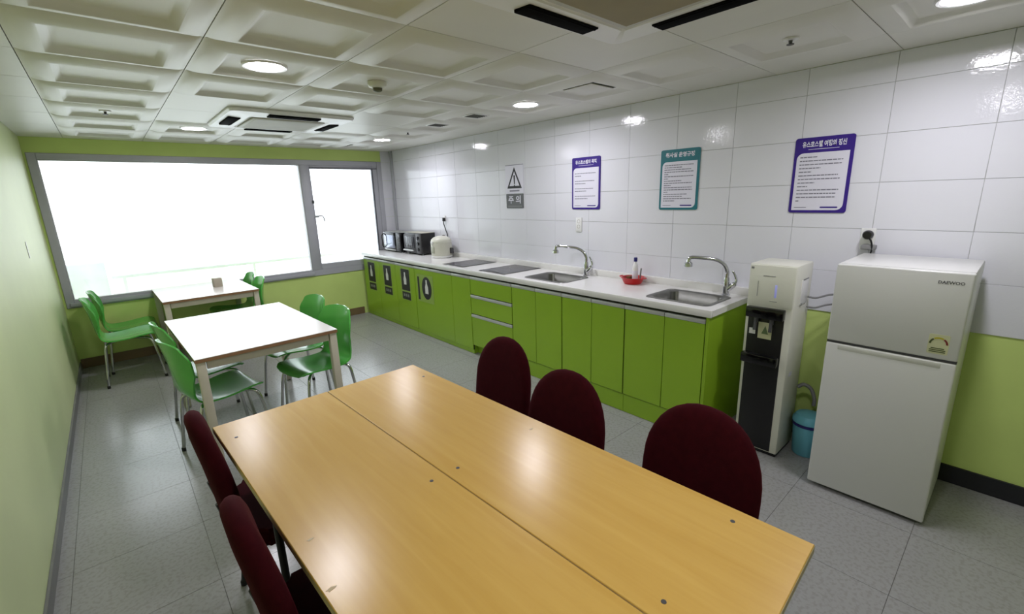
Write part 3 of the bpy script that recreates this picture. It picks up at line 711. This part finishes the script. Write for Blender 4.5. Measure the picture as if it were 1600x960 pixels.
# ================================================================= WOODEN TABLES
TROT = math.radians(2.37); TC = (1.137, 1.133); TW, TL, TZ = .930, 1.853, .755
def tloc(u, v): return (TC[0]+math.cos(TROT)*u-math.sin(TROT)*v, TC[1]+math.sin(TROT)*u+math.cos(TROT)*v)
def wood_table(side, legs, dots, chips, label):
    x, y = tloc(side*TW/4, 0)
    t = thing('folding_table', label, 'table', (x, y, 0), TROT, 'pair of long wooden meeting tables')
    hw, hl = TW/4-.0015, TL/2
    top = obj('tabletop', box(B(), -hw, hw, -hl, hl, TZ-.028, TZ, bev=.002, seg=1), M['woodtop'], t)
    e = B()
    frame(e, -hw-.0005, hw+.0005, -hl-.0005, hl+.0005, (.002, .002, .002, .002), -.020, .001, bev=0)
    bmesh.ops.rotate(e, verts=e.verts[:], cent=(0, 0, 0), matrix=Matrix.Rotation(PI/2, 3, 'X'))
    bmesh.ops.translate(e, verts=e.verts[:], vec=(0, 0, TZ-.0045))
    obj('edge_band', e, M['edge'], t, smooth=False)
    obj('under_frame', box(B(), -hw+.05, hw-.05, -hl+.10, hl-.10, TZ-.062, TZ-.029), M['black'], t, smooth=False)
    for v in legs:
        for u in (-hw+.05, hw-.05):
            lg = obj('leg', tube(B(), [(u, v, TZ-.06), (u, v, .02)], .0125, 12), M['black'], t)
            obj('foot_cap', lathe(B(), [(0, .0005), (.016, .0005), (.016, .022), (.0125, .026)], c=(u, v, 0), seg=12), M['black'], lg)
        obj('cross_bar', tube(B(), [(-hw+.05, v, .30), (hw-.05, v, .30)], .009, 10), M['black'], t)
    c, s = math.cos(TROT), math.sin(TROT)
    for wx, wy in dots:
        u, v = c*(wx-x)+s*(wy-y), -s*(wx-x)+c*(wy-y)
        obj('screw_cap', lathe(B(), [(.0065, TZ-.0005), (.006, TZ+.0008), (0, TZ+.001)], c=(u, v, 0), seg=12), M['darkgrey'], t)
    for wx, wy, r in chips:
        u, v = c*(wx-x)+s*(wy-y), -s*(wx-x)+c*(wy-y)
        bm = B(); prism(bm, [(u+r*q*math.cos(2*PI*k/9)*1.6, v+r*q*math.sin(2*PI*k/9)*.7) for k, q in enumerate((1, .7, 1.1, .8, 1, .6, 1.2, .8, .9))], TZ-.0005, TZ+.0006, plane='xy')
        obj('worn_chip', bm, M['edge'], t, smooth=False)
wood_table(-1, (.38, -.70), [(.69, 1.88), (1.085, 1.12)], [(.717, 1.125, .006), (.70, .93, .008)], 'long maple table with black screw caps, on the green wall side')
wood_table(1, (.285, -.815), [(1.185, 1.12), (1.575, .40), (1.22, .395), (1.515, 1.89)], [(1.533, 1.133, .006)], 'long maple table with black screw caps, on the kitchen side')

# ================================================================= WHITE TABLES
def white_table(cx, cy, wd, ln, rot, z, label):
    t = thing('dining_table', label, 'table', (cx, cy, 0), rot, 'white square-legged tables')
    obj('tabletop', box(B(), -wd/2, wd/2, -ln/2, ln/2, z-.004, z, bev=.001, seg=1), M['tabwhite'], t)
    obj('edge_band', box(B(), -wd/2+.0005, wd/2-.0005, -ln/2+.0005, ln/2-.0005, z-.024, z-.0042), M['tabedge'], t, smooth=False)
    for sx in (-1, 1):
        obj('apron', box(B(), sx*(wd/2-.035)-.012, sx*(wd/2-.035)+.012, -ln/2+.06, ln/2-.06, z-.075, z-.0245), M['tableg'], t, smooth=False)
        for sy in (-1, 1):
            lg = obj('leg', box(B(), sx*(wd/2-.030)-.024, sx*(wd/2-.030)+.024, sy*(ln/2-.030)-.024, sy*(ln/2-.030)+.024, .006, z-.0245, bev=.004), M['tableg'], t)
            obj('foot_pad', lathe(B(), [(0, .0005), (.016, .0005), (.016, .007), (0, .007)], c=(sx*(wd/2-.030), sy*(ln/2-.030), 0), seg=12), M['black'], lg)
    for sy in (-1, 1): obj('apron', box(B(), -wd/2+.06, wd/2-.06, sy*(ln/2-.03)-.012, sy*(ln/2-.03)+.012, z-.075, z-.0245), M['tableg'], t, smooth=False)
white_table(1.113, 3.774, .850, 1.30, math.radians(1.6), .740, 'white rectangular table with cream legs between green chairs, nearer one')
white_table(1.135, 5.815, .830, .980, math.radians(1.1), .740, 'white rectangular table with cream legs pushed against the window')
t = thing('napkin_box', 'small greige napkin box standing on the white table by the window', 'box', (1.27, 5.86, .7405), .2)
obj('box_shell', box(B(), -.04, .04, -.035, .035, 0, .095, bev=.004), M['cardboard'], t)
obj('slot_lip', box(B(), -.02, .02, -.008, .008, .0945, .098, bev=.001), M['white'], t)

# ================================================================= GREEN CHAIRS (local +x = forward)
def shell():
    prof = arc([(a, 0, b) for a, b in ((.215, .405), (.208, .428), (.17, .444), (.09, .440), (0, .428), (-.10, .424), (-.165, .436), (-.198, .475), (-.212, .54), (-.222, .62), (-.235, .71), (-.255, .80), (-.264, .832))], 3)
    wid = [.13, .175, .205, .212, .208, .198, .182, .172, .180, .196, .203, .165, .06]
    m = len(prof)-1; U = 12; bm = B(); rows = []
    for i, p in enumerate(prof):
        s = i/m*(len(wid)-1); k = min(int(s), len(wid)-2); f = s-k
        f2 = f*f*(3-2*f); hw = wid[k]*(1-f2)+wid[k+1]*f2
        if i > m-3: hw = (.145, .112, .045)[i-(m-2)]
        back = max(0.0, min(1.0, (i/m-.5)/.25)); row = []
        for j in range(U+1):
            v = -1+2*j/U
            row.append(bm.verts.new((p.x+back*.045*v*v*(hw/.19)**2, hw*v, p.z+(1-back)*.012*v*v)))
        rows.append(row)
    for a, b in zip(rows, rows[1:]):
        for j in range(U): bm.faces.new((a[j], a[j+1], b[j+1], b[j]))
    bmesh.ops.recalc_face_normals(bm, faces=bm.faces[:])
    bmesh.ops.solidify(bm, geom=bm.faces[:], thickness=.011)
    return bm
def green_chair():
    t = thing('stacking_chair', '', 'chair', group='green moulded plywood chairs')
    obj('shell', shell(), M['chgreen'], t, angle=60, label='one-piece green seat and back')
    obj('seat_mount', box(B(), -.07, .07, -.06, .06, .396, .412, bev=.004), M['black'], t)
    for sx in (-1, 1):
        for sy in (-1, 1):
            pts = arc([(sx*.05-.01, sy*.03, .402), (sx*.12-.01, sy*.11, .404), (sx*.155-.005, sy*.15, .397), (sx*.172-.003, sy*.168, .365), (sx*.185, sy*.178, .28), (sx*.215, sy*.20, .012)], 5)
            lg = obj('leg', tube(B(), pts, .0105, 10), M['chrome'], t)
            obj('foot_cap', lathe(B(), [(0, .0005), (.013, .0005), (.013, .022), (.0105, .026)], c=(sx*.215, sy*.20, 0), seg=12), M['black'], lg)
    return t
g0 = green_chair()
spots = [(.43, 5.60, 0, 'green chair beside the pale green wall, front one of the pair at the window table'),
         (.468, 6.05, 0, 'green chair beside the pale green wall, in the window corner'),
         (.836, 3.42, .20, 'green chair at the nearer white table, wall side, closest to the maroon chairs'),
         (.838, 3.97, .10, 'green chair at the nearer white table, wall side, half hidden behind its twin'),
         (1.465, 3.42, PI+.24, 'green chair at the nearer white table, kitchen side, closest to the wooden tables'),
         (1.48, 3.99, PI+.16, 'green chair at the nearer white table, kitchen side, farther one'),
         (1.405, 5.60, PI, 'green chair tucked under the window table, kitchen side, front one'),
         (1.405, 6.05, PI, 'green chair tucked under the window table, kitchen side, right against the glass')]
g0.location = (spots[0][0], spots[0][1], 0); g0['label'] = spots[0][3]
for x, y, r, l in spots[1:]: dup(g0, (x, y, 0), r, l)

# ================================================================= MAROON CHAIRS
def pillow(outline, y_of, d, inset):
    pass
def maroon_back():
    hw, z0, zs, z1 = .207, .47, .65, .902
    out = [(-hw*.92, z0), (hw*.92, z0), (hw, z0+.05)]
    n = 18
    for k in range(n+1):
        a = PI*k/n; c, s = math.cos(a), math.sin(a)
        out.append((hw*math.copysign(abs(c)**.9, c), zs+(z1-zs)*abs(s)**.9))
    out.append((-hw, z0+.05))
    bm = B(); cy = 0; cz = (z0+z1)/2
    def ring(ins, x): 
        r = []
        for y, z in out:
            fy = 1-ins/hw; fz = 1-ins/((z1-z0)/2)
            yy, zz = y*fy, cz+(z-cz)*fz
            tilt = -.215-(zz-.47)*.12
            r.append(bm.verts.new((tilt+x+.02*(yy/hw)**2, yy, zz)))
        return r
    rs = [ring(.10, -.030), ring(.03, -.028), ring(.012, -.022), ring(.002, -.010), ring(0, .0), ring(.002, .010), ring(.012, .022), ring(.035, .030), ring(.10, .034)]
    for a, b in zip(rs, rs[1:]):
        m = len(a)
        for k in range(m): bm.faces.new((a[k], a[(k+1) % m], b[(k+1) % m], b[k]))
    bm.faces.new(rs[0]); bm.faces.new(rs[-1][::-1]); return bm
def maroon_chair():
    t = thing('upholstered_chair', '', 'chair', group='maroon upholstered chairs')
    obj('backrest', maroon_back(), M['maroon'], t, angle=60)
    bm = B(); prism(bm, rrect(-.19, .215, -.205, .205, .06, 6), .40, .47, plane='xy')
    bmesh.ops.bevel(bm, geom=[e for e in bm.edges if abs(e.verts[0].co.z-e.verts[1].co.z) < .001], offset=.02, segments=3, affect='EDGES')
    obj('seat', bm, M['maroon'], t, angle=50)
    obj('seat_frame', box(B(), -.16, .17, -.16, .16, .375, .398), M['black'], t, smooth=False)
    for sy in (-.15, .15):
        obj('back_support', tube(B(), arc([(-.13, sy*.6, .385), (-.20, sy*.6, .41), (-.232, sy*.6, .50), (-.25, sy*.6, .58)], 4), .010, 8), M['black'], t)
        for sx, fx2 in ((-.15, -.20), (.15, .17)):
            lg = obj('leg', tube(B(), [(sx, sy, .38), (fx2, sy*1.15, .012)], .0115, 10), M['black'], t)
            obj('foot_cap', lathe(B(), [(0, .0005), (.014, .0005), (.014, .02), (.0115, .024)], c=(fx2, sy*1.15, 0), seg=12), M['black'], lg)
    return t
m0 = maroon_chair()
mspots = [(1.66, 1.715, PI, 'maroon chair on the kitchen side of the wooden tables, farthest of three'),
          (1.54, 1.17, PI, 'maroon chair on the kitchen side of the wooden tables, middle of three'),
          (1.62, .625, PI, 'maroon chair on the kitchen side of the wooden tables, nearest the fridge'),
          (.835, 1.86, 0, 'maroon chair on the green wall side of the wooden tables, farther of two'),
          (.835, 1.18, 0, 'maroon chair on the green wall side of the wooden tables, nearer of two')]
m0.location = (mspots[0][0], mspots[0][1], 0); m0.rotation_euler = (0, 0, PI); m0['label'] = mspots[0][3]
for x, y, r, l in mspots[1:]: dup(m0, (x, y, 0), r, l)
